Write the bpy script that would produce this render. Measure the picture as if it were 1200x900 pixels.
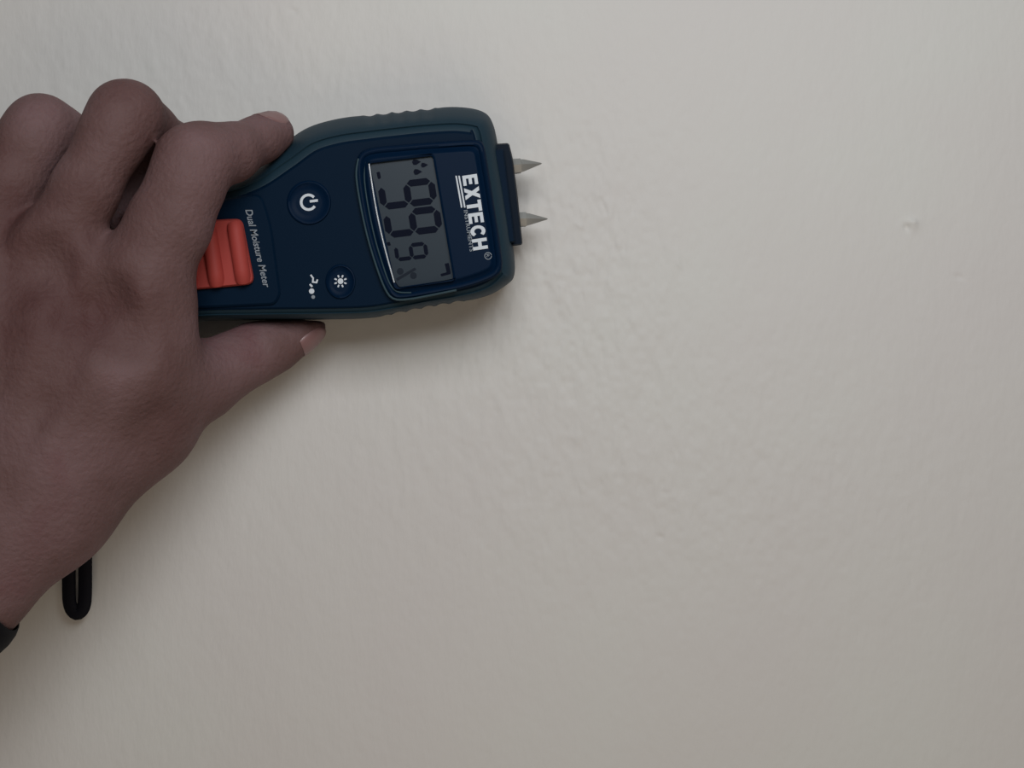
import bpy, bmesh, math, random
import numpy as np
from mathutils import Vector, Matrix

for o in list(bpy.data.objects):
    bpy.data.objects.remove(o, do_unlink=True)
SC = bpy.context.scene
COL = SC.collection

# ------------------------------------------------------------------ camera, light, exposure
S = 0.26e-3            # metres per photograph pixel on the wall plane
D = 0.36               # camera distance from the wall
cam_d = bpy.data.cameras.new('camera')
cam = bpy.data.objects.new('camera', cam_d)
COL.objects.link(cam)
cam.location = (0, -D, 0)
cam.rotation_euler = (math.pi / 2, 0, 0)
cam_d.sensor_width = 36
cam_d.lens = 36 * D / (1200 * S)
cam_d.clip_start = 0.01
SC.camera = cam

w = bpy.data.worlds.new('room_light')
SC.world = w
w.use_nodes = True
w.node_tree.nodes['Background'].inputs['Color'].default_value = (1.0, 0.94, 0.86, 1)
w.node_tree.nodes['Background'].inputs['Strength'].default_value = 0.085


def area(name, loc, target, size, power, color):
    l = bpy.data.lights.new(name, 'AREA')
    l.shape = 'RECTANGLE'
    l.size, l.size_y = size
    l.energy = power
    l.color = color
    o = bpy.data.objects.new(name, l)
    COL.objects.link(o)
    o.location = loc
    o.rotation_euler = (Vector(target) - Vector(loc)).to_track_quat('-Z', 'Y').to_euler()
    return o


area('window_daylight', (0.05, -0.42, 0.22), (0.03, 0, 0.02), (0.34, 0.22), 1.40, (0.935, 0.975, 1.015))
area('low_fill', (0.05, -0.50, -0.38), (-0.04, 0, -0.04), (0.40, 0.30), 0.58, (1.0, 0.81, 0.62))  # added warm fill lamp from below, lifts the shadow under hand and meter

SC.view_settings.view_transform = 'Standard'
SC.view_settings.look = 'None'
SC.view_settings.gamma = 1
SC.view_settings.exposure = 0.0
SC.view_settings.use_curve_mapping = False


# ------------------------------------------------------------------ helpers
def P(px, py, d=0.0):
    """photograph pixel + height over the wall (mm) -> world point"""
    k = (D - d * 1e-3) / D
    return ((px - 600) * S * k, -d * 1e-3, (450 - py) * S * k)


def tag(o, label=None, cat=None, group=None, kind=None):
    if label: o['label'] = label
    if cat: o['category'] = cat
    if group: o['group'] = group
    if kind: o['kind'] = kind
    return o


def link(name, me, mat=None, parent=None):
    o = bpy.data.objects.new(name, me)
    COL.objects.link(o)
    if mat: me.materials.append(mat)
    if parent: o.parent = parent
    return o


def finish(bm, name, mat, parent=None, ang=38, flip=True):
    if flip:
        bmesh.ops.recalc_face_normals(bm, faces=bm.faces)
    for f in bm.faces: f.smooth = True
    for e in bm.edges:
        if len(e.link_faces) == 2 and max(len(f.verts) for f in e.link_faces) > 4:
            e.smooth = False
        elif len(e.link_faces) == 2:
            e.smooth = e.calc_face_angle(0) < math.radians(ang)
        else:
            e.smooth = False
    me = bpy.data.meshes.new(name)
    bm.to_mesh(me)
    bm.free()
    return link(name, me, mat, parent)


def catmull(pts, n, closed=True):
    """smooth resample of a polyline to n evenly spaced points"""
    p = np.array(pts, float)
    m = len(p)
    out = []
    segs = m if closed else m - 1
    for i in range(segs):
        if closed:
            a, b, c, d = p[(i - 1) % m], p[i], p[(i + 1) % m], p[(i + 2) % m]
        else:
            a, b, c, d = p[max(i - 1, 0)], p[i], p[i + 1], p[min(i + 2, m - 1)]
        for t in np.linspace(0, 1, 24, endpoint=False):
            out.append(0.5 * ((2 * b) + (c - a) * t + (2 * a - 5 * b + 4 * c - d) * t * t + (3 * b - a - 3 * c + d) * t ** 3))
    if not closed: out.append(p[-1])
    out = np.array(out)
    q = np.vstack([out, out[:1]]) if closed else out
    L = np.r_[0, np.cumsum(np.linalg.norm(np.diff(q, axis=0), axis=1))]
    s = np.linspace(0, L[-1], n, endpoint=not closed)
    return np.stack([np.interp(s, L, q[:, k]) for k in range(q.shape[1])], 1)


def roundpoly(pts, r, seg=5):
    """polygon with rounded corners, pixel space"""
    out = []
    m = len(pts)
    for i in range(m):
        a, b, c = (np.array(pts[(i + k) % m], float) for k in (-1, 0, 1))
        u = (a - b) / np.linalg.norm(a - b)
        v = (c - b) / np.linalg.norm(c - b)
        rr = r[i] if isinstance(r, (list, tuple)) else r
        rr = min(rr, 0.45 * min(np.linalg.norm(a - b), np.linalg.norm(c - b)))
        s, e = b + u * rr, b + v * rr
        for t in np.linspace(0, 1, seg):
            out.append((1 - t) ** 2 * s + 2 * t * (1 - t) * b + t * t * e)
    return np.array(out)


def normals2(c):
    t = np.roll(c, -1, 0) - np.roll(c, 1, 0)
    t /= np.linalg.norm(t, axis=1)[:, None] + 1e-9
    n = np.stack([t[:, 1], -t[:, 0]], 1)
    ctr = c.mean(0)
    if ((c - ctr) * n).sum() < 0: n = -n
    return n


def inset(c, a):
    return c - normals2(c) * (np.asarray(a)[..., None] if np.ndim(a) else a)


def loft(rings, name, mat, parent=None, cap0=True, cap1=True, ang=38, dome=None):
    """rings: list of (Nx2 pixel outline, depth mm or array)"""
    bm = bmesh.new()
    V = []
    for c, d in rings:
        dd = np.broadcast_to(d, (len(c),))
        V.append([bm.verts.new(P(x, y, z)) for (x, y), z in zip(c, dd)])
    n = len(V[0])
    for A, B in zip(V, V[1:]):
        for i in range(n):
            j = (i + 1) % n
            bm.faces.new((A[i], A[j], B[j], B[i]))
    if cap0: bm.faces.new(V[0][::-1])
    if cap1: bm.faces.new(V[-1])
    return finish(bm, name, mat, parent, ang)


def prism(poly, d0, d1, name, mat, parent=None, bev=0.0, ang=38):
    c = np.array(poly, float)
    rings = [(c, d0), (c, d1)]
    if bev: rings = [(c, d0), (c, d1 - bev * 0.26), (inset(c, bev), d1)]
    return loft(rings, name, mat, parent, ang=ang)


def prisms(polys, d0, d1, name, mat, parent=None):
    bm = bmesh.new()
    for poly in polys:
        a = [bm.verts.new(P(x, y, d0)) for x, y in poly]
        b = [bm.verts.new(P(x, y, d1)) for x, y in poly]
        n = len(a)
        for i in range(n):
            bm.faces.new((a[i], a[(i + 1) % n], b[(i + 1) % n], b[i]))
        bm.faces.new(a[::-1]); bm.faces.new(b)
    return finish(bm, name, mat, parent)


def tube(path, radii, name, mat, parent=None, nseg=16, flat=1.0, flatdir=None, ang=60):
    """sweep along world-space path (metres)"""
    path = [Vector(p) for p in path]
    bm = bmesh.new()
    prev = None
    rings = []
    ref = Vector(flatdir or (0, 1, 0))
    for i, p in enumerate(path):
        t = (path[min(i + 1, len(path) - 1)] - path[max(i - 1, 0)]).normalized()
        a = ref - t * ref.dot(t)
        if a.length < 1e-6: a = Vector((1, 0, 0))
        a.normalize()
        b = t.cross(a)
        r = radii[i] if hasattr(radii, '__len__') else radii
        rings.append([bm.verts.new(p + a * (r * flat * math.cos(q)) + b * (r * math.sin(q)))
                      for q in [2 * math.pi * k / nseg for k in range(nseg)]])
    for A, B in zip(rings, rings[1:]):
        for i in range(nseg):
            bm.faces.new((A[i], A[(i + 1) % nseg], B[(i + 1) % nseg], B[i]))
    bm.faces.new(rings[0][::-1]); bm.faces.new(rings[-1])
    return finish(bm, name, mat, parent, ang)


# ------------------------------------------------------------------ materials
def mat(name, col, rough=0.5, spec=0.5, metal=0.0, noise=None, bump=None, sss=0.0, coat=0.0, trans=0.0):
    """noise=(scale, detail, list of (pos, colour)); bump=(scale, detail, distance m[, stretch])"""
    m = bpy.data.materials.new(name)
    m.use_nodes = True
    nt = m.node_tree
    b = nt.nodes['Principled BSDF']
    b.inputs['Base Color'].default_value = (*col, 1)
    b.inputs['Roughness'].default_value = rough
    b.inputs['Specular IOR Level'].default_value = spec
    b.inputs['Metallic'].default_value = metal
    b.inputs['Coat Weight'].default_value = coat
    b.inputs['Coat Roughness'].default_value = 0.12
    b.inputs['Transmission Weight'].default_value = trans
    if sss:
        b.inputs['Subsurface Weight'].default_value = sss
        b.inputs['Subsurface Radius'].default_value = (1.0, 0.35, 0.2)
        b.inputs['Subsurface Scale'].default_value = 0.002
    tc = nt.nodes.new('ShaderNodeTexCoord')
    if noise:
        n = nt.nodes.new('ShaderNodeTexNoise')
        n.inputs['Scale'].default_value = noise[0]
        n.inputs['Detail'].default_value = noise[1]
        nt.links.new(tc.outputs['Object'], n.inputs['Vector'])
        r = nt.nodes.new('ShaderNodeValToRGB')
        el = r.color_ramp.elements
        while len(el) < len(noise[2]): el.new(0.5)
        for e, (p, c) in zip(el, noise[2]):
            e.position = p; e.color = (*c, 1)
        nt.links.new(n.outputs['Fac'], r.inputs['Fac'])
        nt.links.new(r.outputs['Color'], b.inputs['Base Color'])
    if bump:
        mp = nt.nodes.new('ShaderNodeMapping')
        mp.inputs['Scale'].default_value = bump[3] if len(bump) > 3 else (1, 1, 1)
        n2 = nt.nodes.new('ShaderNodeTexNoise')
        n2.inputs['Scale'].default_value = bump[0]
        n2.inputs['Detail'].default_value = bump[1]
        bp = nt.nodes.new('ShaderNodeBump')
        bp.inputs['Distance'].default_value = bump[2]
        bp.inputs['Strength'].default_value = 1.0
        nt.links.new(tc.outputs['Object'], mp.inputs['Vector'])
        nt.links.new(mp.outputs['Vector'], n2.inputs['Vector'])
        nt.links.new(n2.outputs['Fac'], bp.inputs['Height'])
        nt.links.new(bp.outputs['Normal'], b.inputs['Normal'])
    return m


M_wall = mat('painted_plaster', (0.64, 0.625, 0.585), 0.62, 0.3,
             noise=(11, 3, [(0.3, (0.655, 0.645, 0.605)), (0.5, (0.65, 0.625, 0.592)), (0.7, (0.645, 0.612, 0.585))]),
             bump=(700, 4, 0.00011, (1, 1, 0.4)))
M_skin = mat('skin', (0.2, 0.12, 0.11), 0.66, 0.26, sss=0.1,
             noise=(26, 5, [(0.30, (0.098, 0.043, 0.040)), (0.44, (0.135, 0.073, 0.069)), (0.56, (0.170, 0.098, 0.098)), (0.70, (0.142, 0.060, 0.064))]),
             bump=(700, 5, 0.0004))
M_nail = mat('fingernail', (0.22, 0.115, 0.110), 0.4, 0.5, coat=0.2)
M_body = mat('navy_plastic', (0.0012, 0.010, 0.026), 0.55, 0.06, bump=(2500, 2, 0.00002))
M_rub = mat('navy_rubber', (0.008, 0.028, 0.044), 0.6, 0.3, bump=(2500, 2, 0.00003))
M_panel = mat('gloss_navy_panel', (0.0010, 0.010, 0.030), 0.45, 0.06)
M_lcd = mat('lcd_grey', (0.023, 0.034, 0.046), 0.35, 0.16)
M_seg = mat('lcd_segment', (0.001, 0.003, 0.012), 0.5, 0.06)
M_segf = mat('lcd_segment_faint', (0.011, 0.016, 0.026), 0.5, 0.1)
M_white = mat('white_print', (0.62, 0.66, 0.70), 0.5, 0.3)
M_grey = mat('grey_print', (0.24, 0.27, 0.30), 0.5, 0.3)
M_orange = mat('orange_rubber', (0.36, 0.050, 0.040), 0.6, 0.25)
M_black = mat('black_plastic', (0.001, 0.006, 0.015), 0.5, 0.08)
M_steel = mat('steel', (0.42, 0.42, 0.40), 0.5, 0.5, metal=0.8)
M_strap = mat('black_woven_cord', (0.002, 0.002, 0.006), 0.7, 0.2, bump=(3000, 2, 0.00005))
M_band = mat('black_band', (0.002, 0.002, 0.004), 0.7, 0.15)

# ------------------------------------------------------------------ wall
rng = np.random.default_rng(4)


def vnoise(X, Y, sx, sy, seed):
    g = np.random.default_rng(seed).random((257, 257)) * 2 - 1
    x, y = X / sx, Y / sy
    x0, y0 = np.floor(x).astype(int), np.floor(y).astype(int)
    fx, fy = x - x0, y - y0
    fx, fy = fx * fx * (3 - 2 * fx), fy * fy * (3 - 2 * fy)
    a, b = g[y0 % 257, x0 % 257], g[y0 % 257, (x0 + 1) % 257]
    c, d = g[(y0 + 1) % 257, x0 % 257], g[(y0 + 1) % 257, (x0 + 1) % 257]
    return (a * (1 - fx) + b * fx) * (1 - fy) + (c * (1 - fx) + d * fx) * fy


def build_wall():
    xs = np.r_[-2400, -1400, -700, -300, np.arange(-60, 1262, 2.2), 1500, 1900, 2600, 3600]
    ys = np.r_[-1800, -1000, -500, -200, np.arange(-60, 962, 2.2), 1100, 1400, 1900, 2700]
    X, Y = np.meshgrid(xs, ys)
    gau = lambda cx, cy, rx, ry: np.exp(-((X - cx) / rx) ** 2 - ((Y - cy) / ry) ** 2)
    m = 0.22 + 0.9 * gau(680, 300, 110, 160) + 0.55 * gau(820, 560, 260, 150) + 0.3 * gau(620, 450, 200, 200) + 0.35 * gau(280, 100, 320, 90)
    h = 3.6 * m * (0.040 * vnoise(X + Y * 0.10, Y, 6.5, 15, 1) + 0.030 * vnoise(X, Y, 5, 7, 2) + 0.05 * vnoise(X - Y * 0.15, Y, 14, 34, 3))
    h += 0.11 * vnoise(X, Y, 55, 75, 5) + 0.10 * vnoise(X, Y, 28, 60, 8) * m + 0.18 * vnoise(X, Y, 190, 240, 6)
    # roller ridges and scratches
    def groove(x0, y0, x1, y1, wd, amp):
        ax, ay = x1 - x0, y1 - y0
        L2 = ax * ax + ay * ay
        t = np.clip(((X - x0) * ax + (Y - y0) * ay) / L2, 0, 1)
        dd = np.hypot(X - x0 - t * ax, Y - y0 - t * ay)
        return amp * np.exp(-(dd / wd) ** 2)
    h -= groove(705, 234, 710, 250, 2.6, 0.32)
    h -= groove(712, 262, 720, 292, 2.6, 0.12)
    h += groove(710, 234, 730, 300, 3, 0.07) + groove(735, 300, 748, 345, 3, 0.07) + groove(640, 220, 648, 250, 3, 0.08)
    h += groove(660, 235, 668, 262, 3, 0.08) + groove(676, 262, 681, 266, 3, 0.30) + groove(682, 330, 690, 365, 3, 0.08)
    r_ = np.random.default_rng(9)
    for i in range(46):
        cx, cy = r_.normal(680, 48), r_.normal(300, 75)
        L = r_.uniform(6, 22)
        h += groove(cx, cy, cx + L * 0.22, cy + L, 2.4, r_.uniform(0.08, 0.2) * r_.choice([-1, 1]))
    for i in range(60):
        cx, cy = r_.uniform(600, 1150), r_.normal(560, 70)
        L = r_.uniform(5, 16)
        h += groove(cx, cy, cx + L * 0.1, cy + L, 2.3, r_.uniform(0.06, 0.14) * r_.choice([-1, 1]))
    for cx, cy, a in ((772, 629, -.28), (778, 577, -.2), (658, 24, .1), (342, 12, -.25), (640, 22, -.12), (1122, 324, -.3)):
        h += groove(cx, cy, cx + 4, cy + 1, 3.0, a)
    # paint blister: small crater with a raised bead
    h += 0.75 * gau(1068, 263, 8.5, 7) - 0.9 * gau(1063, 266, 4.0, 4.5) + 0.55 * gau(1071, 260, 3.6, 2.8)
    out = (np.abs(X - 600) > 662) | (np.abs(Y - 450) > 512)
    h[out] *= 0.2
    h = np.minimum(h, 1.4)
    # keep the wall at or behind the plane where the meter's back rests
    px, py = (X - 600) * S, (450 - Y) * S
    co = np.stack([px, -h * 1e-3, py], -1).reshape(-1, 3)
    ny, nx = X.shape
    idx = np.arange(nx * ny).reshape(ny, nx)
    q = np.stack([idx[:-1, :-1], idx[1:, :-1], idx[1:, 1:], idx[:-1, 1:]], -1).reshape(-1, 4)
    # back of the wall, 12 cm behind
    ring = idx[0, :-1].tolist() + idx[:-1, -1].tolist() + idx[-1, :0:-1].tolist() + idx[:0:-1, 0].tolist()
    n0, m0 = len(co), len(ring)
    bk = co[ring].copy(); bk[:, 1] = 0.12
    co = np.vstack([co, bk])
    faces = q.tolist() + [[ring[i], ring[(i + 1) % m0], n0 + (i + 1) % m0, n0 + i] for i in range(m0)]
    me = bpy.data.meshes.new('wall_back')
    me.from_pydata(co.tolist(), [], faces)
    me.polygons.foreach_set('use_smooth', [True] * len(q) + [False] * m0)
    me.update()
    tag(link('wall_back', me, M_wall), 'off-white painted plaster wall with faint roller streaks and one small blister', kind='structure')


build_wall()

# ------------------------------------------------------------------ moisture meter
meter = bpy.data.objects.new('moisture_meter', None)
COL.objects.link(meter)
# (placed at the foot of its back on the wall; children keep world coordinates through the inverse)
meter.location = P(330, 290, 0)
tag(meter, 'dark navy handheld moisture meter with orange button and grey screen, gripped by the hand', 'moisture meter')
bpy.context.view_layer.update()


def part(o, parent=meter):
    """parent to the meter (or one of its parts); the mesh moves into the meter's frame, transforms stay zero"""
    o.parent = parent
    o.data.transform(Matrix.Translation(-Vector(meter.location)))
    return o


sil = catmull([(578, 146), (566, 131), (538, 125.5), (500, 127), (460, 131), (430, 134.5), (392, 140), (358, 151), (325, 174),
               (290, 196), (240, 212), (160, 228), (85, 244), (48, 262), (38, 300), (44, 350), (62, 384), (110, 392), (220, 378),
               (300, 375.5), (380, 374.5), (430, 373), (465, 368), (500, 361), (535, 355), (570, 347), (592, 335), (603, 321), (601, 285), (594, 235), (585, 180)], 560)
N = len(sil)
nrm = normals2(sil)
top = np.clip(-nrm[:, 1], 0, 1)
bot = np.clip(nrm[:, 1], 0, 1)
rgt = np.clip(nrm[:, 0], 0, 1)
lft = np.clip(-nrm[:, 0], 0, 1)


def wsum(t, b, r, l):
    v = (t * top ** 2 + b * bot ** 2 + r * rgt ** 2 + l * lft ** 2)
    for _ in range(12): v = (np.roll(v, 1) + v + np.roll(v, -1)) / 3
    return v


# finger ridges moulded into both edges of the rubber jacket
s = np.arange(N)
xx = sil[:, 0]
rib = np.where(((xx > 425) & (xx < 512) & (sil[:, 1] < 200)) | ((xx > 452) & (xx < 545) & (sil[:, 1] > 300)), 1.0, 0.0)
for _ in range(6): rib = (np.roll(rib, 1) + rib + np.roll(rib, -1)) / 3
wave = rib * (np.abs(np.sin(xx / 17.0 * math.pi)) * 2.2)
i0 = lambda t, b, r, l: wsum(t, b, r, l)
rings = [
    (inset(sil, i0(8, 8, 12, 8)), 0.15),
    (inset(sil, i0(3, 3, 5, 3)), 2.0),
    (inset(sil, i0(.5, .5, 1, .5) + wave), 8.0),
    (inset(sil, i0(0, 0, 0, 0) + wave), 15.0),
    (inset(sil, i0(3, 1, 1, 3) + wave), 20.0),
    (inset(sil, i0(10, 2.5, 5, 7) + wave * .6), 25.0),
    (inset(sil, i0(15, 5, 12, 12)), 27.5),
    (inset(sil, i0(19, 7, 17, 16)), 28.3),
    (inset(sil, i0(20.5, 8.2, 18.5, 18)), 27.9),
    (inset(sil, i0(22, 9.5, 20, 20)), 28.4),
    (inset(sil, i0(27, 12, 23, 26)), 28.8),
]
part(loft(rings, 'body_shell', M_rub, ang=50))
face_o = inset(sil, i0(28, 13, 24, 27))
fo = inset(sil, i0(31, 15, 26, 30))
part(loft([(face_o, 28.4), (face_o, 29.2), (fo, 29.6)], 'face_plate', M_body, ang=50))
FZ = 29.6

# raised grip panel that carries the orange button
gp = roundpoly([(120, 258), (306, 226), (318, 262), (329, 345), (322, 357), (130, 366)], [16, 12, 20, 14, 8, 20], 8)
part(loft([(gp, FZ - .3), (gp, FZ + .5), (inset(gp, 2.5), FZ + 1.0)], 'grip_panel', M_body, ang=50))
GZ = FZ + 1.0

# orange ribbed button
ob = roundpoly([(150, 262), (284, 256), (299, 333), (150, 347)], [10, 9, 11, 10], 7)
bm = bmesh.new()
# ribbed top as a height field inside the rounded outline
obn = part(loft([(ob, GZ - .2), (ob, GZ + .9), (inset(ob, 2.0), GZ + 1.5)], 'orange_button', M_orange, ang=50))
bm.free()
for k in range(5):
    x0 = 285.5 - k * 31
    c = []
    tdir = np.array([0.156, 0.988])
    a = np.array([x0 - 10, 266 + 0.09 * (283 - x0)])
    L = 63 + 0.02 * (283 - x0)
    path = [P(*(a + tdir * t * L + np.array([0, 0])), GZ + 1.3 + (0.0 if 0.05 < t < .95 else -.8)) for t in np.linspace(0, 1, 14)]
    r_ = part(tube(path, 0.0023, 'rib', M_orange, nseg=16, flat=1.05, ang=70), obn)

# display panel
panel = catmull([(417, 205), (419, 184), (432, 174), (470, 169.5), (515, 166), (555, 164), (566, 168), (571, 190), (579, 240), (587, 292), (588, 315), (578, 326),
                 (545, 338), (500, 347), (474, 351), (460, 349), (448, 331), (434, 293), (423, 248)], 200)
scr = [(433, 191.5), (507, 182.5), (531.5, 327), (464, 337)]
sc_c = np.array([484.0, 260.0])


def angular(curve, n=240, c=sc_c):
    """resample closed curve by polar angle round c so outlines can be lofted"""
    q = catmull(curve, 1600) if len(curve) > 60 else curve
    cl = np.vstack([q, q[:1]])
    L = np.r_[0, np.cumsum(np.linalg.norm(np.diff(cl, axis=0), axis=1))]
    ss = np.linspace(0, L[-1], 6000, endpoint=False)
    pts = np.stack([np.interp(ss, L, cl[:, k]) for k in range(2)], 1)
    th = np.arctan2(pts[:, 1] - c[1], pts[:, 0] - c[0])
    o = np.argsort(th)
    tq = np.linspace(-math.pi, math.pi, n, endpoint=False)
    return np.stack([np.interp(tq, th[o], pts[o, k], period=2 * math.pi) for k in range(2)], 1)


pa = angular(panel)


def inset_r(curve, a, c=sc_c):
    """true inward offset of an angularly sampled outline"""
    dirs = curve - c
    ts = np.linspace(1, 0.3, 260)
    out = curve.copy()
    for i, d_ in enumerate(dirs):
        pts = c + d_[None] * ts[:, None]
        dist = np.min(np.linalg.norm(pts[:, None] - curve[None], axis=2), axis=1)
        k = np.argmax(dist >= a)
        out[i] = pts[k]
    for _ in range(2): out = (np.roll(out, 1, 0) + out * 2 + np.roll(out, -1, 0)) / 4
    return out


sr = angular(roundpoly(scr, 3, 6))
sr2 = angular(inset(roundpoly(scr, 3, 6), -2.2))
sr3 = angular(inset(roundpoly(scr, 3, 6), -2.8))
PZ = FZ + 2.0
dp = part(loft([(pa, FZ - .3), (inset_r(pa, .6), FZ + 1.1), (inset_r(pa, 3.0), FZ + 1.6), (inset_r(pa, 5.5), FZ + 1.5), (inset_r(pa, 7.5), FZ + .9),
                (inset_r(pa, 10.0), FZ + 1.2), (inset_r(pa, 12.0), FZ + 1.75), (inset_r(pa, 13.5), PZ), (inset_r(pa, 14.3), PZ), (sr3, PZ), (sr2, PZ), (sr, PZ - .35), (sr, FZ + .6)],
               'display_panel', M_panel, cap1=False, ang=50))
LZ = FZ + 0.75
scrn = part(prism(roundpoly(scr, 2.5, 5), FZ + .3, LZ, 'screen', M_lcd), dp)
# highlight on the clear window's left edge, painted as a pale strip
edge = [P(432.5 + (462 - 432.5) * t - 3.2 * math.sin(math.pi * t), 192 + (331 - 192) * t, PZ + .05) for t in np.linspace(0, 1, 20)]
M_glint = mat('window_glint', (0.55, 0.58, 0.60), 0.15, 0.8)
tag(part(tube(edge, 0.00021, 'window_glint', M_glint, nseg=8), dp), 'thin painted highlight along the edge of the screen window')

M_lip = mat('lip_teal_highlight', (0.022, 0.048, 0.062), 0.5, 0.25)  # lighter teal paints the highlight lines on the bezel's raised frame
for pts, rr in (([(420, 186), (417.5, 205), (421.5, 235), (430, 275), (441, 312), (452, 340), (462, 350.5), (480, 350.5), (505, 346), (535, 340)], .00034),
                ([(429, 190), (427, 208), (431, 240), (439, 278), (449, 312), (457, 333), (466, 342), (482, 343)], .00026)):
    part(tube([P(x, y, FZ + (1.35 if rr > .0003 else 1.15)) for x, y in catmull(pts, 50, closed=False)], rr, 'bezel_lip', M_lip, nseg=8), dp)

# --- LCD figures: 'up' of each figure points to the right of the photograph
U = np.array([0.9877, -0.1040]); V = np.array([0.1560, 0.9877])
U2 = np.array([74, -9.0]) / 74.5


def cell(o, wdt, hgt, segs, th):
    """seven-segment figure; o = lower left corner in px, width along V, height along U"""
    o = np.array(o, float)
    f = lambda a, b: o + V * a + U2 * b
    g = th * 0.12
    H = hgt / 2
    sl = {}
    def hor(y, a0, a1):
        return [f(a0 + g, y), f(a0 + th / 2 + g, y + th / 2), f(a1 - th / 2 - g, y + th / 2), f(a1 - g, y), f(a1 - th / 2 - g, y - th / 2), f(a0 + th / 2 + g, y - th / 2)]
    def ver(x, b0, b1):
        return [f(x, b0 + g), f(x + th / 2, b0 + th / 2 + g), f(x + th / 2, b1 - th / 2 - g), f(x, b1 - g), f(x - th / 2, b1 - th / 2 - g), f(x - th / 2, b0 + th / 2 + g)]
    h = th / 2
    sl['a'] = hor(hgt - h, h, wdt - h)
    sl['g'] = hor(H, h, wdt - h)
    sl['d'] = hor(h, h, wdt - h)
    sl['f'] = ver(h, H, hgt - h)
    sl['b'] = ver(wdt - h, H, hgt - h)
    sl['e'] = ver(h, h, H)
    sl['c'] = ver(wdt - h, h, H)
    return [sl[k] for k in segs]


Z0, Z1 = LZ - .02, LZ + .06
part(prisms(cell((441.8, 215.5), 31.5, 67, 'abcdfg', 8), Z0, Z1, 'digit', M_seg), dp)
part(prisms(cell((448, 248.5), 31.5, 67, 'abcdfg', 8), Z0, Z1, 'digit', M_seg), dp)
part(prisms(cell((461, 287.5), 19.5, 39, 'abcdfg', 4.6), Z0, Z1, 'digit', M_seg), dp)
circ = lambda cx, cy, r, n=14: [(cx + r * math.cos(2 * math.pi * k / n), cy + r * math.sin(2 * math.pi * k / n)) for k in range(n)]
part(prisms([roundpoly([(453, 284), (457, 283.5), (458, 287.5), (454, 288)], 1, 3)], Z0, Z1, 'decimal_point', M_seg), dp)
drop = lambda cx, cy, r: [(cx - r, cy), (cx - r * .6, cy - r * .8), (cx + r * .2, cy - r * .75), (cx + r * 1.5, cy - r * .1), (cx + r * .2, cy + r * .75), (cx - r * .6, cy + r * .8)]
part(prisms([drop(487, 190, 4.2), drop(488.5, 201.5, 4.2), drop(496.5, 193.5, 3.4)], Z0, Z1, 'water_drop_icon', M_seg), dp)
part(prisms([roundpoly([(441, 202), (445, 201), (446.5, 209), (443, 210)], 1.2, 3)], Z0, Z1, 'screen_mark', M_seg), dp)
pc = [circ(469, 318, 4), circ(484.5, 323, 4), [(464, 326.5), (486, 313.5), (488, 316), (466, 329)]]
part(prisms(pc, Z0, Z1, 'percent_sign', M_segf), dp)
part(prisms([roundpoly([(521, 309), (526, 308), (528.5, 321), (517, 324), (516, 321), (523.5, 319)], 1, 3)], Z0, Z1, 'battery_icon', M_seg), dp)


# --- printed letters
def stroke(pts, wd):
    """outline of a polyline with mitred joints"""
    p = [np.array(q, float) for q in pts]
    Lf, Rt = [], []
    for i in range(len(p)):
        d0 = p[i] - p[i - 1] if i else p[1] - p[0]
        d1 = p[i + 1] - p[i] if i < len(p) - 1 else d0
        d0 /= np.linalg.norm(d0); d1 /= np.linalg.norm(d1)
        n0, n1 = np.array([-d0[1], d0[0]]), np.array([-d1[1], d1[0]])
        m = (n0 + n1); m /= np.linalg.norm(m)
        k = wd / 2 / max(0.4, m @ n0)
        Lf.append(p[i] + m * k); Rt.append(p[i] - m * k)
    return Lf + Rt[::-1]


def rect(x0, y0, x1, y1): return [(x0, y0), (x1, y0), (x1, y1), (x0, y1)]


def letter(ch):
    t = 0.26
    if ch == 'E': return [rect(0, 0, .30, 1), rect(.30, 0, .92, .22), rect(.30, .39, .84, .61), rect(.30, .78, .92, 1)]
    if ch == 'X': return [[(0, 0), (.34, 0), (1, 1), (.66, 1)], [(0, 1), (.34, 1), (.5, .757), (.33, .5)], [(.5, .243), (.66, 0), (1, 0), (.67, .5)]]
    if ch == 'T': return [rect(0, .77, 1, 1), rect(.34, 0, .66, .77)]
    if ch == 'H': return [rect(0, 0, .30, 1), rect(.70, 0, 1, 1), rect(.30, .38, .70, .62)]
    if ch == 'C':
        pts = [(.5 + .37 * math.cos(a), .5 + .38 * math.sin(a)) for a in np.linspace(math.radians(38), math.radians(322), 15)]
        return [stroke(pts, .25)]


def onface(poly, o, sx, sy, shear=0.0, vd=V, ud=U):
    return [np.array(o) + vd * (x * sx + y * shear) + ud * y * sy for x, y in poly]


TV = np.array([13.4, 88.5]) / 89.5
TU = np.array([0.985, -0.145])
polys = []
pos = 0
for ch, adv in zip('EXTECH', (14.6, 15.6, 14.8, 14.8, 15.6, 14.6)):
    wd = adv - 1.6
    for q in letter(ch):
        polys.append(onface(q, np.array([541.5, 206.2]) + TV * pos, wd, 17.5, 0, TV, TU))
    pos += adv
part(prisms(polys, PZ - .02, PZ + .12, 'logo', M_white), dp)
lines = [[(533.6, 206), (535.4, 206), (542, 243), (540.2, 243.4)], [(537, 206), (538.8, 206), (545.6, 243), (543.8, 243.4)]]
part(prisms(lines, PZ - .02, PZ + .1, 'logo_line', M_white), dp)


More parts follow.
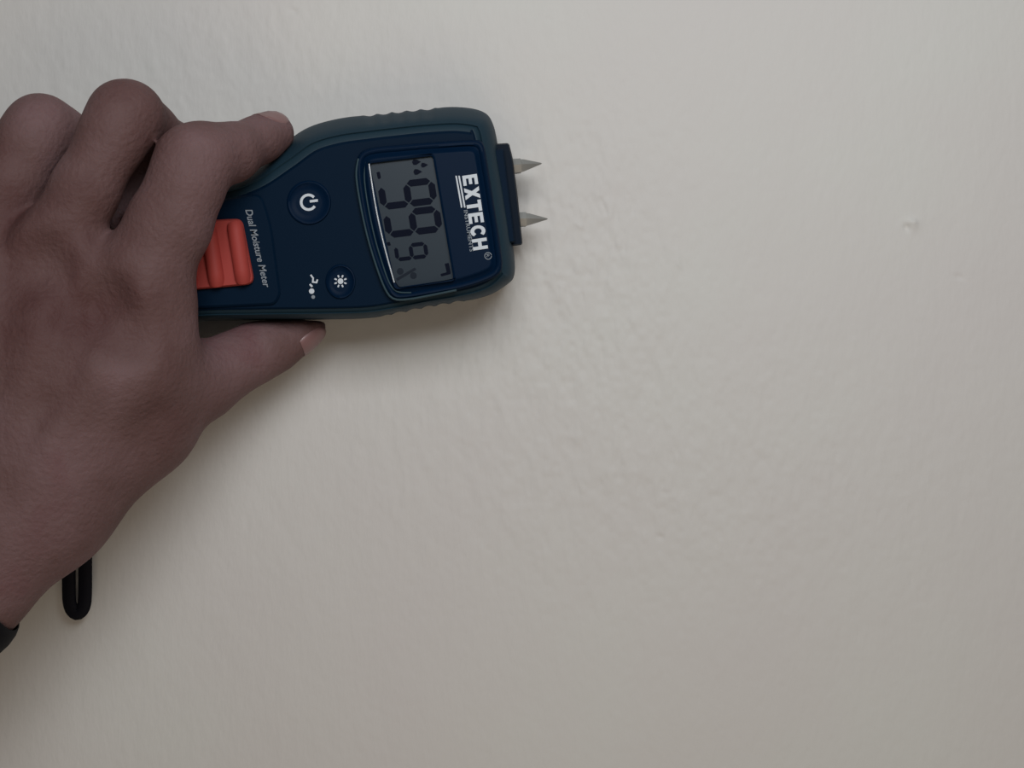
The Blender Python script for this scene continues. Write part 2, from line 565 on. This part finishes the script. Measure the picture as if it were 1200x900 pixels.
def text(body, o, size, length, name, m, parent, z, vd, ud, shear=0.0, bold=0.0):
    cu = bpy.data.curves.new('t', 'FONT')
    cu.body = body
    cu.size = 1.0
    cu.offset = bold
    cu.extrude = 0.0
    cu.resolution_u = 3
    ob = bpy.data.objects.new('t', cu)
    COL.objects.link(ob)
    bpy.context.view_layer.update()
    me = bpy.data.meshes.new_from_object(ob.evaluated_get(bpy.context.evaluated_depsgraph_get()))
    bpy.data.objects.remove(ob)
    bm = bmesh.new(); bm.from_mesh(me)
    bpy.data.meshes.remove(me)
    xs = [v.co.x for v in bm.verts]
    x0, x1 = min(xs), max(xs)
    k = length / (x1 - x0)
    r = bmesh.ops.extrude_face_region(bm, geom=bm.faces[:])
    up = {e for e in r['geom'] if isinstance(e, bmesh.types.BMVert)}
    for v in bm.verts:
        q = np.array(o) + vd * ((v.co.x - x0) * k + v.co.y * shear) + ud * v.co.y * size
        v.co = P(q[0], q[1], z + (.1 if v in up else -.02))
    return part(finish(bm, name, m), parent)


text('INSTRUMENTS', (543.4, 246.5), 6.6, 49, 'logo_word', M_grey, dp, PZ, TV, TU, bold=0.01)
text('R', (569.5, 298), 5.5, 3.6, 'registered_mark', M_grey, dp, PZ, TV, TU)
ringp = [(572 + 4.0 * math.cos(a), 299.8 + 4.0 * math.sin(a)) for a in np.linspace(0, 2 * math.pi * .97, 20)]
part(prisms([stroke(ringp, .8)], PZ - .02, PZ + .1, 'registered_mark', M_grey), dp)
text('Dual Moisture Meter', (287.5, 246), 11.5, 93, 'printed_words', M_grey, meter, GZ, np.array([21.5, 91]) / 93.5, np.array([0.985, -0.17]), shear=2.0, bold=0.012)


# --- round power button and two small touch areas
def button(cx, cy, r, name, sy=1.0):
    c = np.array(circ(cx, cy, r, 48)); c[:, 1] = cy + (c[:, 1] - cy) * sy
    q = lambda k: np.array([cx, cy]) + (c - [cx, cy]) * k
    return part(loft([(q(1.06), FZ - .2), (q(1.0), FZ + .55), (q(.93), FZ + .6), (q(.86), FZ + .15), (q(.6), FZ + .05)], name, M_panel, ang=60))


pb = button(362, 237.5, 25, 'power_button')
arc = [(361.5 + 8.6 * math.cos(a), 237 + 8.6 * math.sin(a)) for a in np.linspace(math.radians(32), math.radians(318), 22)]
part(prisms([stroke(arc, 3.1), stroke([(363, 236), (372.5, 234.8)], 3.0)], FZ + .03, FZ + .17, 'power_symbol', M_white), pb)
lb = button(399, 330, 17, 'backlight_button', 1.15)
sun = [circ(399, 329.5, 3.4, 12)]
for k in range(8):
    a = math.radians(22.5 + 45 * k)
    sun.append(stroke([(399 + 4.6 * math.cos(a), 329.5 + 4.6 * math.sin(a)), (399 + 7.6 * math.cos(a), 329.5 + 7.6 * math.sin(a))], 1.8))
part(prisms(sun, FZ + .03, FZ + .17, 'lamp_symbol', M_white), lb)
mk = [stroke([(364, 322), (367, 326), (366.5, 330.5), (371, 331), (372, 327.5)], 1.9), stroke([(363, 333), (366, 336)], 2.2),
      circ(365.2, 341.2, 3.2, 12)]
part(prisms(mk, FZ - .02, FZ + .12, 'mode_symbol', M_white))
part(prisms([circ(367, 348, 2.2, 12)], FZ - .02, FZ + .12, 'mode_symbol_dot', M_grey))

# --- sensor head with two steel pins
sh = roundpoly([(560, 170), (596.5, 167.5), (601, 186), (607, 232), (612.5, 287), (578, 291)], [3, 3, 0.1, 0.1, 3, 3], 4)
part(loft([(inset(sh, 1.5), 5), (sh, 6.5), (sh, 19), (inset(sh, 1.5), 20.5)], 'sensor_head', M_black, ang=50))
sh2 = roundpoly([(570, 176), (590.5, 174), (604, 284), (590, 286)], 3, 4)
part(loft([(sh2, 19), (sh2, 22.2), (inset(sh2, 2), 23)], 'sensor_head_cover', M_body, ang=50))
for (x, y, tx, ty) in ((599, 195.5, 635, 191.5), (605, 257.5, 642, 256.5)):
    a, b = Vector(P(x, y, 13)), Vector(P(tx, ty, 11.5))
    ts = [0, .02, .30, .32, .40, .97, 1.0]
    rs = [2.3, 2.35, 2.3, 2.0, 1.9, .25, .03]
    pin = part(tube([a.lerp(b, t) for t in ts], [r * 1e-3 for r in rs], 'steel_pin', M_steel, nseg=6, ang=25))

# ------------------------------------------------------------------ hand: signed distance field -> surface nets
def R(rpx, d): return rpx * 0.26 * (360 - d) / 360     # px radius at depth -> mm


def W(px, py, d):
    return np.array(P(px, py, d)) * 1000.0


def cone(X, a, b, ra, rb):
    ab = b - a
    t = np.clip(((X - a) @ ab) / (ab @ ab), 0, 1)
    return np.linalg.norm(X - a - t[..., None] * ab, axis=-1) - (ra + (rb - ra) * t)


def chain(pts):
    out = []
    for (x0, y0, d0, r0), (x1, y1, d1, r1) in zip(pts, pts[1:]):
        out.append((W(x0, y0, d0), W(x1, y1, d1), R(r0, d0), R(r1, d1)))
    return out


hand_core = chain([(165, 335, 46.5, 54), (150, 430, 46, 56), (70, 540, 47, 60), (-20, 625, 50, 62)]) \
    + chain([(66, 292, 48, 49), (48, 420, 48, 56), (10, 540, 48, 62)]) \
    + chain([(-28, 300, 47, 46), (-25, 420, 47, 56), (-30, 560, 48, 62)]) \
    + chain([(-95, 350, 44, 42), (-90, 450, 44, 50), (-80, 590, 48, 62), (-90, 660, 50, 62)]) \
    + chain([(205, 362, 44, 20), (196, 440, 40, 34)]) \
    + chain([(214, 448, 30, 46), (168, 497, 34, 54), (60, 600, 42, 61), (-40, 690, 48, 62), (-130, 775, 54, 66)]) \
    + chain([(-60, 610, 50, 75), (-150, 700, 56, 80), (-420, 960, 66, 100)])
fingers = {
    'index': chain([(162, 335, 46.5, 54), (199, 262, 47, 47), (219, 215, 47, 43), (226, 189, 46, 41), (240, 184, 44.5, 38), (270, 179, 38, 33), (303, 164, 29, 26), (319, 157, 24, 26)]),
    'middle': chain([(66, 292, 49, 45), (100, 222, 50, 37.5), (133, 160, 49, 38), (145, 137, 47, 39), (151, 136, 45, 38), (172, 152, 36, 33), (205, 174, 24, 28), (230, 180, 14, 25)])
    + chain([(135, 255, 30, 24), (168, 208, 24, 28), (215, 188, 18, 26)]),
    'ring': chain([(-28, 300, 45, 46), (12, 218, 43, 41), (38, 170, 41, 40), (49, 152, 39, 39), (72, 164, 34, 35), (115, 195, 19, 27), (140, 205, 13, 24)]),
    'little': chain([(-95, 350, 44, 42), (-65, 285, 44, 34), (-50, 245, 42, 33), (-30, 240, 32, 29), (20, 250, 19, 24), (45, 255, 14, 21)]),
    'thumb': chain([(214, 448, 30, 46), (238, 446, 27, 43), (270, 428, 23, 36), (300, 413, 19, 34), (325, 404, 17, 28.5), (352, 391, 15, 21), (367, 384.5, 14, 15.5)]),
}
# raised tendons and a vein, then shallow hollows between the knuckles
ridges = chain([(60, 300, 56.5, 15), (48, 400, 58.5, 11), (20, 500, 59.5, 9)]) + chain([(150, 350, 56.5, 17), (112, 440, 58, 10), (60, 520, 59.5, 9)]) \
    + chain([(-20, 310, 56, 15), (-15, 420, 58.5, 9)]) + chain([(95, 300, 55, 9), (96, 380, 57.8, 6), (70, 450, 59.3, 6)])
hollows = [(W(113, 356, 64), 9.0), (W(40, 306, 64), 8.5), (W(150, 398, 64), 6.5), (W(95, 545, 68), 6.0)]


def smin(a, b, k):
    h = np.clip(0.5 + 0.5 * (b - a) / k, 0, 1)
    return b * (1 - h) + a * h - k * h * (1 - h)


# the flesh gives way to the meter: a lookup of the distance inside its outline, and its height there
GX, GY = np.arange(0, 700, 2.0), np.arange(60, 460, 2.0)
_gx, _gy = np.meshgrid(GX, GY, indexing='ij')
_pts = np.stack([_gx.ravel(), _gy.ravel()], 1)
_so = sil[::3]
_dist = np.concatenate([np.min(np.linalg.norm(_pts[k:k + 5000, None] - _so[None], axis=2), axis=1) for k in range(0, len(_pts), 5000)])
_in = np.zeros(len(_pts), bool)
for (xa, ya), (xb, yb) in zip(sil, np.roll(sil, -1, 0)):
    if ya == yb: continue
    c_ = ((ya > _pts[:, 1]) != (yb > _pts[:, 1])) & (_pts[:, 0] < (xb - xa) * (_pts[:, 1] - ya) / (yb - ya) + xa)
    _in ^= c_
LUT = np.where(_in, _dist, -_dist).reshape(_gx.shape)


def meter_field(X):
    d = -X[..., 1]
    k = 0.26 * (360 - d) / 360
    px, py = 600 + X[..., 0] / k, 450 - X[..., 2] / k
    i = np.clip((px / 2.0).astype(int), 0, len(GX) - 2)
    j = np.clip(((py - 60) / 2.0).astype(int), 0, len(GY) - 2)
    fx, fy = np.clip(px / 2.0 - i, 0, 1), np.clip((py - 60) / 2.0 - j, 0, 1)
    sd = (LUT[i, j] * (1 - fx) + LUT[i + 1, j] * fx) * (1 - fy) + (LUT[i, j + 1] * (1 - fx) + LUT[i + 1, j + 1] * fx) * fy
    hb = np.interp(sd, [0, 1, 2.5, 5, 7, 13, 16], [15, 20, 25, 27.5, 28.6, 29.8, 31.0])
    ht = np.interp(sd, [0, 3, 10, 15, 19, 28, 34], [15, 20, 25, 27.5, 28.6, 29.8, 31.0])
    h = np.where(py > 300, hb, ht)
    h = np.where((px > 140) & (px < 304) & (py > 254) & (py < 352), 34.6, h)
    out = np.maximum(-sd * k, (d - h) * 0.8)
    return np.where((px < 2) | (px > 690) | (py < 62) | (py > 455), 30.0, out)


def sdf(X):
    return np.maximum(sdf_flesh(X), 0.25 - meter_field(X))


def sdf_flesh(X):
    core = None
    for s_ in hand_core:
        d = cone(X, *s_)
        core = d if core is None else smin(core, d, 9.0)
    fs = None
    for nm, ch in fingers.items():
        f = None
        for s_ in ch:
            d = cone(X, *s_)
            f = d if f is None else smin(f, d, 3.0)
        fs = f if fs is None else smin(fs, f, 2.4)
    dd = smin(core, fs, 4.5)
    for s_ in ridges:
        dd = smin(dd, cone(X, *s_) - 0.4, 5.0)
    for c, r in hollows:
        h = r - np.linalg.norm(X - c, axis=-1)
        dd = -smin(-dd, -h, 6.0)
    return dd


def eval_grid(lo, hi, vx):
    nx, ny, nz = (np.ceil((hi - lo) / vx).astype(int) + 1)
    ax = [lo[k] + vx * np.arange(n) for k, n in enumerate((nx, ny, nz))]
    # coarse pass, then exact values only near the surface
    st = 4
    cx = [a[::st] for a in ax]
    G = np.stack(np.meshgrid(*cx, indexing='ij'), -1)
    C = sdf(G.reshape(-1, 3)).reshape(G.shape[:3])
    full = np.repeat(np.repeat(np.repeat(C, st, 0), st, 1), st, 2)[:nx, :ny, :nz].copy()
    near = np.abs(full) < vx * 7.2 + 1
    idx = np.argwhere(near)
    for k in range(0, len(idx), 400000):
        ii = idx[k:k + 400000]
        X = np.stack([ax[0][ii[:, 0]], ax[1][ii[:, 1]], ax[2][ii[:, 2]]], -1)
        full[ii[:, 0], ii[:, 1], ii[:, 2]] = sdf(X)
    return full, ax


def surface_nets(F, ax):
    inside = F < 0
    nx, ny, nz = F.shape
    cs = [(i, j, k) for i in (0, 1) for j in (0, 1) for k in (0, 1)]
    cnt = np.zeros((nx - 1, ny - 1, nz - 1), int)
    for i, j, k in cs:
        cnt += inside[i:nx - 1 + i, j:ny - 1 + j, k:nz - 1 + k]
    act = (cnt > 0) & (cnt < 8)
    I = np.argwhere(act)
    vid = -np.ones(act.shape, int)
    vid[tuple(I.T)] = np.arange(len(I))
    acc = np.zeros((len(I), 3)); n = np.zeros(len(I))
    for a in cs:
        for ax_ in range(3):
            if a[ax_] == 1: continue
            b = list(a); b[ax_] = 1
            fa = F[I[:, 0] + a[0], I[:, 1] + a[1], I[:, 2] + a[2]]
            fb = F[I[:, 0] + b[0], I[:, 1] + b[1], I[:, 2] + b[2]]
            m = (fa < 0) != (fb < 0)
            t = np.where(m, fa / np.where(m, fa - fb, 1), 0)
            p = I + np.array(a, float)
            p[:, ax_] += t
            acc[m] += p[m]; n[m] += 1
    v = acc / n[:, None]
    step = np.array([a[1] - a[0] for a in ax]); o = np.array([a[0] for a in ax])
    v = v * step + o
    quads = []
    for ax_ in range(3):
        sl0 = [slice(1, None)] * 3; sl1 = [slice(1, None)] * 3
        o1, o2 = (ax_ + 1) % 3, (ax_ + 2) % 3
        A = inside
        e = np.argwhere(np.take(A, range(A.shape[ax_] - 1), ax_) != np.take(A, range(1, A.shape[ax_]), ax_))
        e = e[(e[:, o1] > 0) & (e[:, o2] > 0) & (e[:, o1] < A.shape[o1] - 1) & (e[:, o2] < A.shape[o2] - 1)]
        q = []
        for d1, d2 in ((0, 0), (1, 0), (1, 1), (0, 1)):
            c = e.copy(); c[:, o1] -= d1; c[:, o2] -= d2
            q.append(vid[tuple(c.T)])
        q = np.stack(q, 1)
        fl = A[tuple(e.T)]
        q[~fl] = q[~fl][:, ::-1]
        quads.append(q)
    return v, np.vstack(quads)


lo = W(-560, 1060, 0) ; lo[0] = -320; lo[2] = -140
lo = np.array([-318.0, -92.0, -150.0]); hi = np.array([-48.0, 0.2, 98.0])
F, AX = eval_grid(lo, hi, 0.95)
HV, HQ = surface_nets(F, AX)
HV[:, 1] = np.minimum(HV[:, 1], -0.3)
me = bpy.data.meshes.new('hand')
me.from_pydata((HV / 1000).tolist(), [], HQ.tolist())
me.polygons.foreach_set('use_smooth', [True] * len(HQ))
me.update()
bm = bmesh.new(); bm.from_mesh(me)
bmesh.ops.recalc_face_normals(bm, faces=bm.faces)
for _ in range(4): bmesh.ops.smooth_vert(bm, verts=bm.verts, factor=0.5, use_axis_x=True, use_axis_y=True, use_axis_z=True)
bmesh.ops.smooth_vert(bm, verts=bm.verts, factor=0.5, use_axis_x=True, use_axis_y=True, use_axis_z=True)
bm.to_mesh(me); bm.free()
hand = link('hand', me, M_skin)
tag(hand, 'brown-skinned left hand and wrist, back to the viewer, pressing the dark meter against the wall', 'hand')


# fingernails: curved plates dropped onto the finger surface
def nail(center, along, normal, ln, wd, name='fingernail'):
    c = W(*center); a = np.array(along, float); n = np.array(normal, float)
    a /= np.linalg.norm(a); n -= a * (n @ a); n /= np.linalg.norm(n)
    s_ = np.cross(a, n)
    bm = bmesh.new()
    G = {}
    nu, nv = 9, 9
    for i in range(nu):
        for j in range(nv):
            u, v = i / (nu - 1) * 2 - 1, j / (nv - 1) * 2 - 1
            uu = u * math.sqrt(1 - v * v * 0.35); vv = v * math.sqrt(1 - u * u * 0.25)
            p = c + a * uu * ln / 2 + s_ * vv * wd / 2 + n * 14
            p = p - n * 11
            for _ in range(14):
                e = 0.05
                Q = np.array([p, p + [e, 0, 0], p + [0, e, 0], p + [0, 0, e]])
                f = sdf(Q)
                g = (f[1:] - f[0]) / e
                p = p - g / (np.linalg.norm(g) + 1e-9) * f[0] * 0.9
            for lay, h in ((0, -0.25), (1, 0.22 - 0.12 * max(abs(u), abs(v)) ** 4)):
                G[i, j, lay] = bm.verts.new((p + n * h) / 1000)
    for i in range(nu - 1):
        for j in range(nv - 1):
            for lay in (0, 1):
                bm.faces.new((G[i, j, lay], G[i + 1, j, lay], G[i + 1, j + 1, lay], G[i, j + 1, lay]))
    for i in range(nu - 1):
        for j in (0, nv - 1):
            bm.faces.new((G[i, j, 0], G[i + 1, j, 0], G[i + 1, j, 1], G[i, j, 1]))
            bm.faces.new((G[j, i, 0], G[j, i + 1, 0], G[j, i + 1, 1], G[j, i, 1]))
    return finish(bm, name, M_nail, hand, 60)


nail((321, 157, 25), (0.9, 0.35, 0.3), (-0.15, -0.35, 1.0), 9.5, 8.5)
nail((362, 388, 14), (0.86, 0.1, 0.45), (0.45, -0.35, -0.85), 10.5, 9.5)

# ------------------------------------------------------------------ black band on the wrist
def band():
    c0 = W(-84, 620, 50)
    axis = W(-175, 662, 54) - W(-84, 620, 50)
    axis /= np.linalg.norm(axis)
    side = np.cross(axis, [0, 1, 0]); side /= np.linalg.norm(side)
    up = np.cross(side, axis)
    bm = bmesh.new()
    n = 96
    prof = [(-8, 0), (-7.9, .5), (-6.8, 1.2), (-4.5, 1.8), (0, 2.2), (4.5, 1.8), (7, 1.2), (8, .5), (8, 0)]
    rows = []
    for k in range(n):
        th = 2 * math.pi * k / n
        dr = side * math.cos(th) + up * math.sin(th)
        row = []
        for w_, h in prof:
            o = c0 + axis * w_
            lo_, hi_ = 2.0, 60.0
            for _ in range(18):
                m_ = (lo_ + hi_) / 2
                if sdf((o + dr * m_)[None])[0] < 0: lo_ = m_
                else: hi_ = m_
            row.append((lo_, o, dr, h))
        rows.append(row)
    rad = np.array([[q[0] for q in r] for r in rows])
    rad += .3
    for _ in range(3): rad = (np.roll(rad, 1, 0) + rad + np.roll(rad, -1, 0)) / 3
    Vv = [[bm.verts.new((q[1] + q[2] * (rad[i, j] + q[3] + .5)) / 1000) for j, q in enumerate(r)] for i, r in enumerate(rows)]
    m = len(prof)
    for i in range(n):
        A, B = Vv[i], Vv[(i + 1) % n]
        for j in range(m):
            bm.faces.new((A[j], A[(j + 1) % m], B[(j + 1) % m], B[j]))
    o = finish(bm, 'wristband', M_band, None, 60)
    tag(o, 'black band round the wrist at the left edge of the photo', 'wristband')


band()

# ------------------------------------------------------------------ wrist strap hanging from the meter's end
mid = [(62, 372, 8), (70, 420, 10), (78, 500, 8), (80.5, 600, 6), (80.6, 660, 5), (80.9, 697, 5), (82.2, 709, 5), (85.5, 716, 5), (90.3, 719, 5),
       (95, 716, 5), (98.4, 709, 5), (99.6, 697, 5), (99.8, 660, 5), (99, 600, 6), (94, 500, 8), (84, 420, 10), (72, 372, 8)]
cc = catmull(mid, 260, closed=False)
tag(tube([P(*q) for q in cc], 0.00208, 'wrist_strap', M_strap, nseg=14, flat=0.45, ang=70),
    'thin black looped cord hanging below the palm against the wall', 'strap')
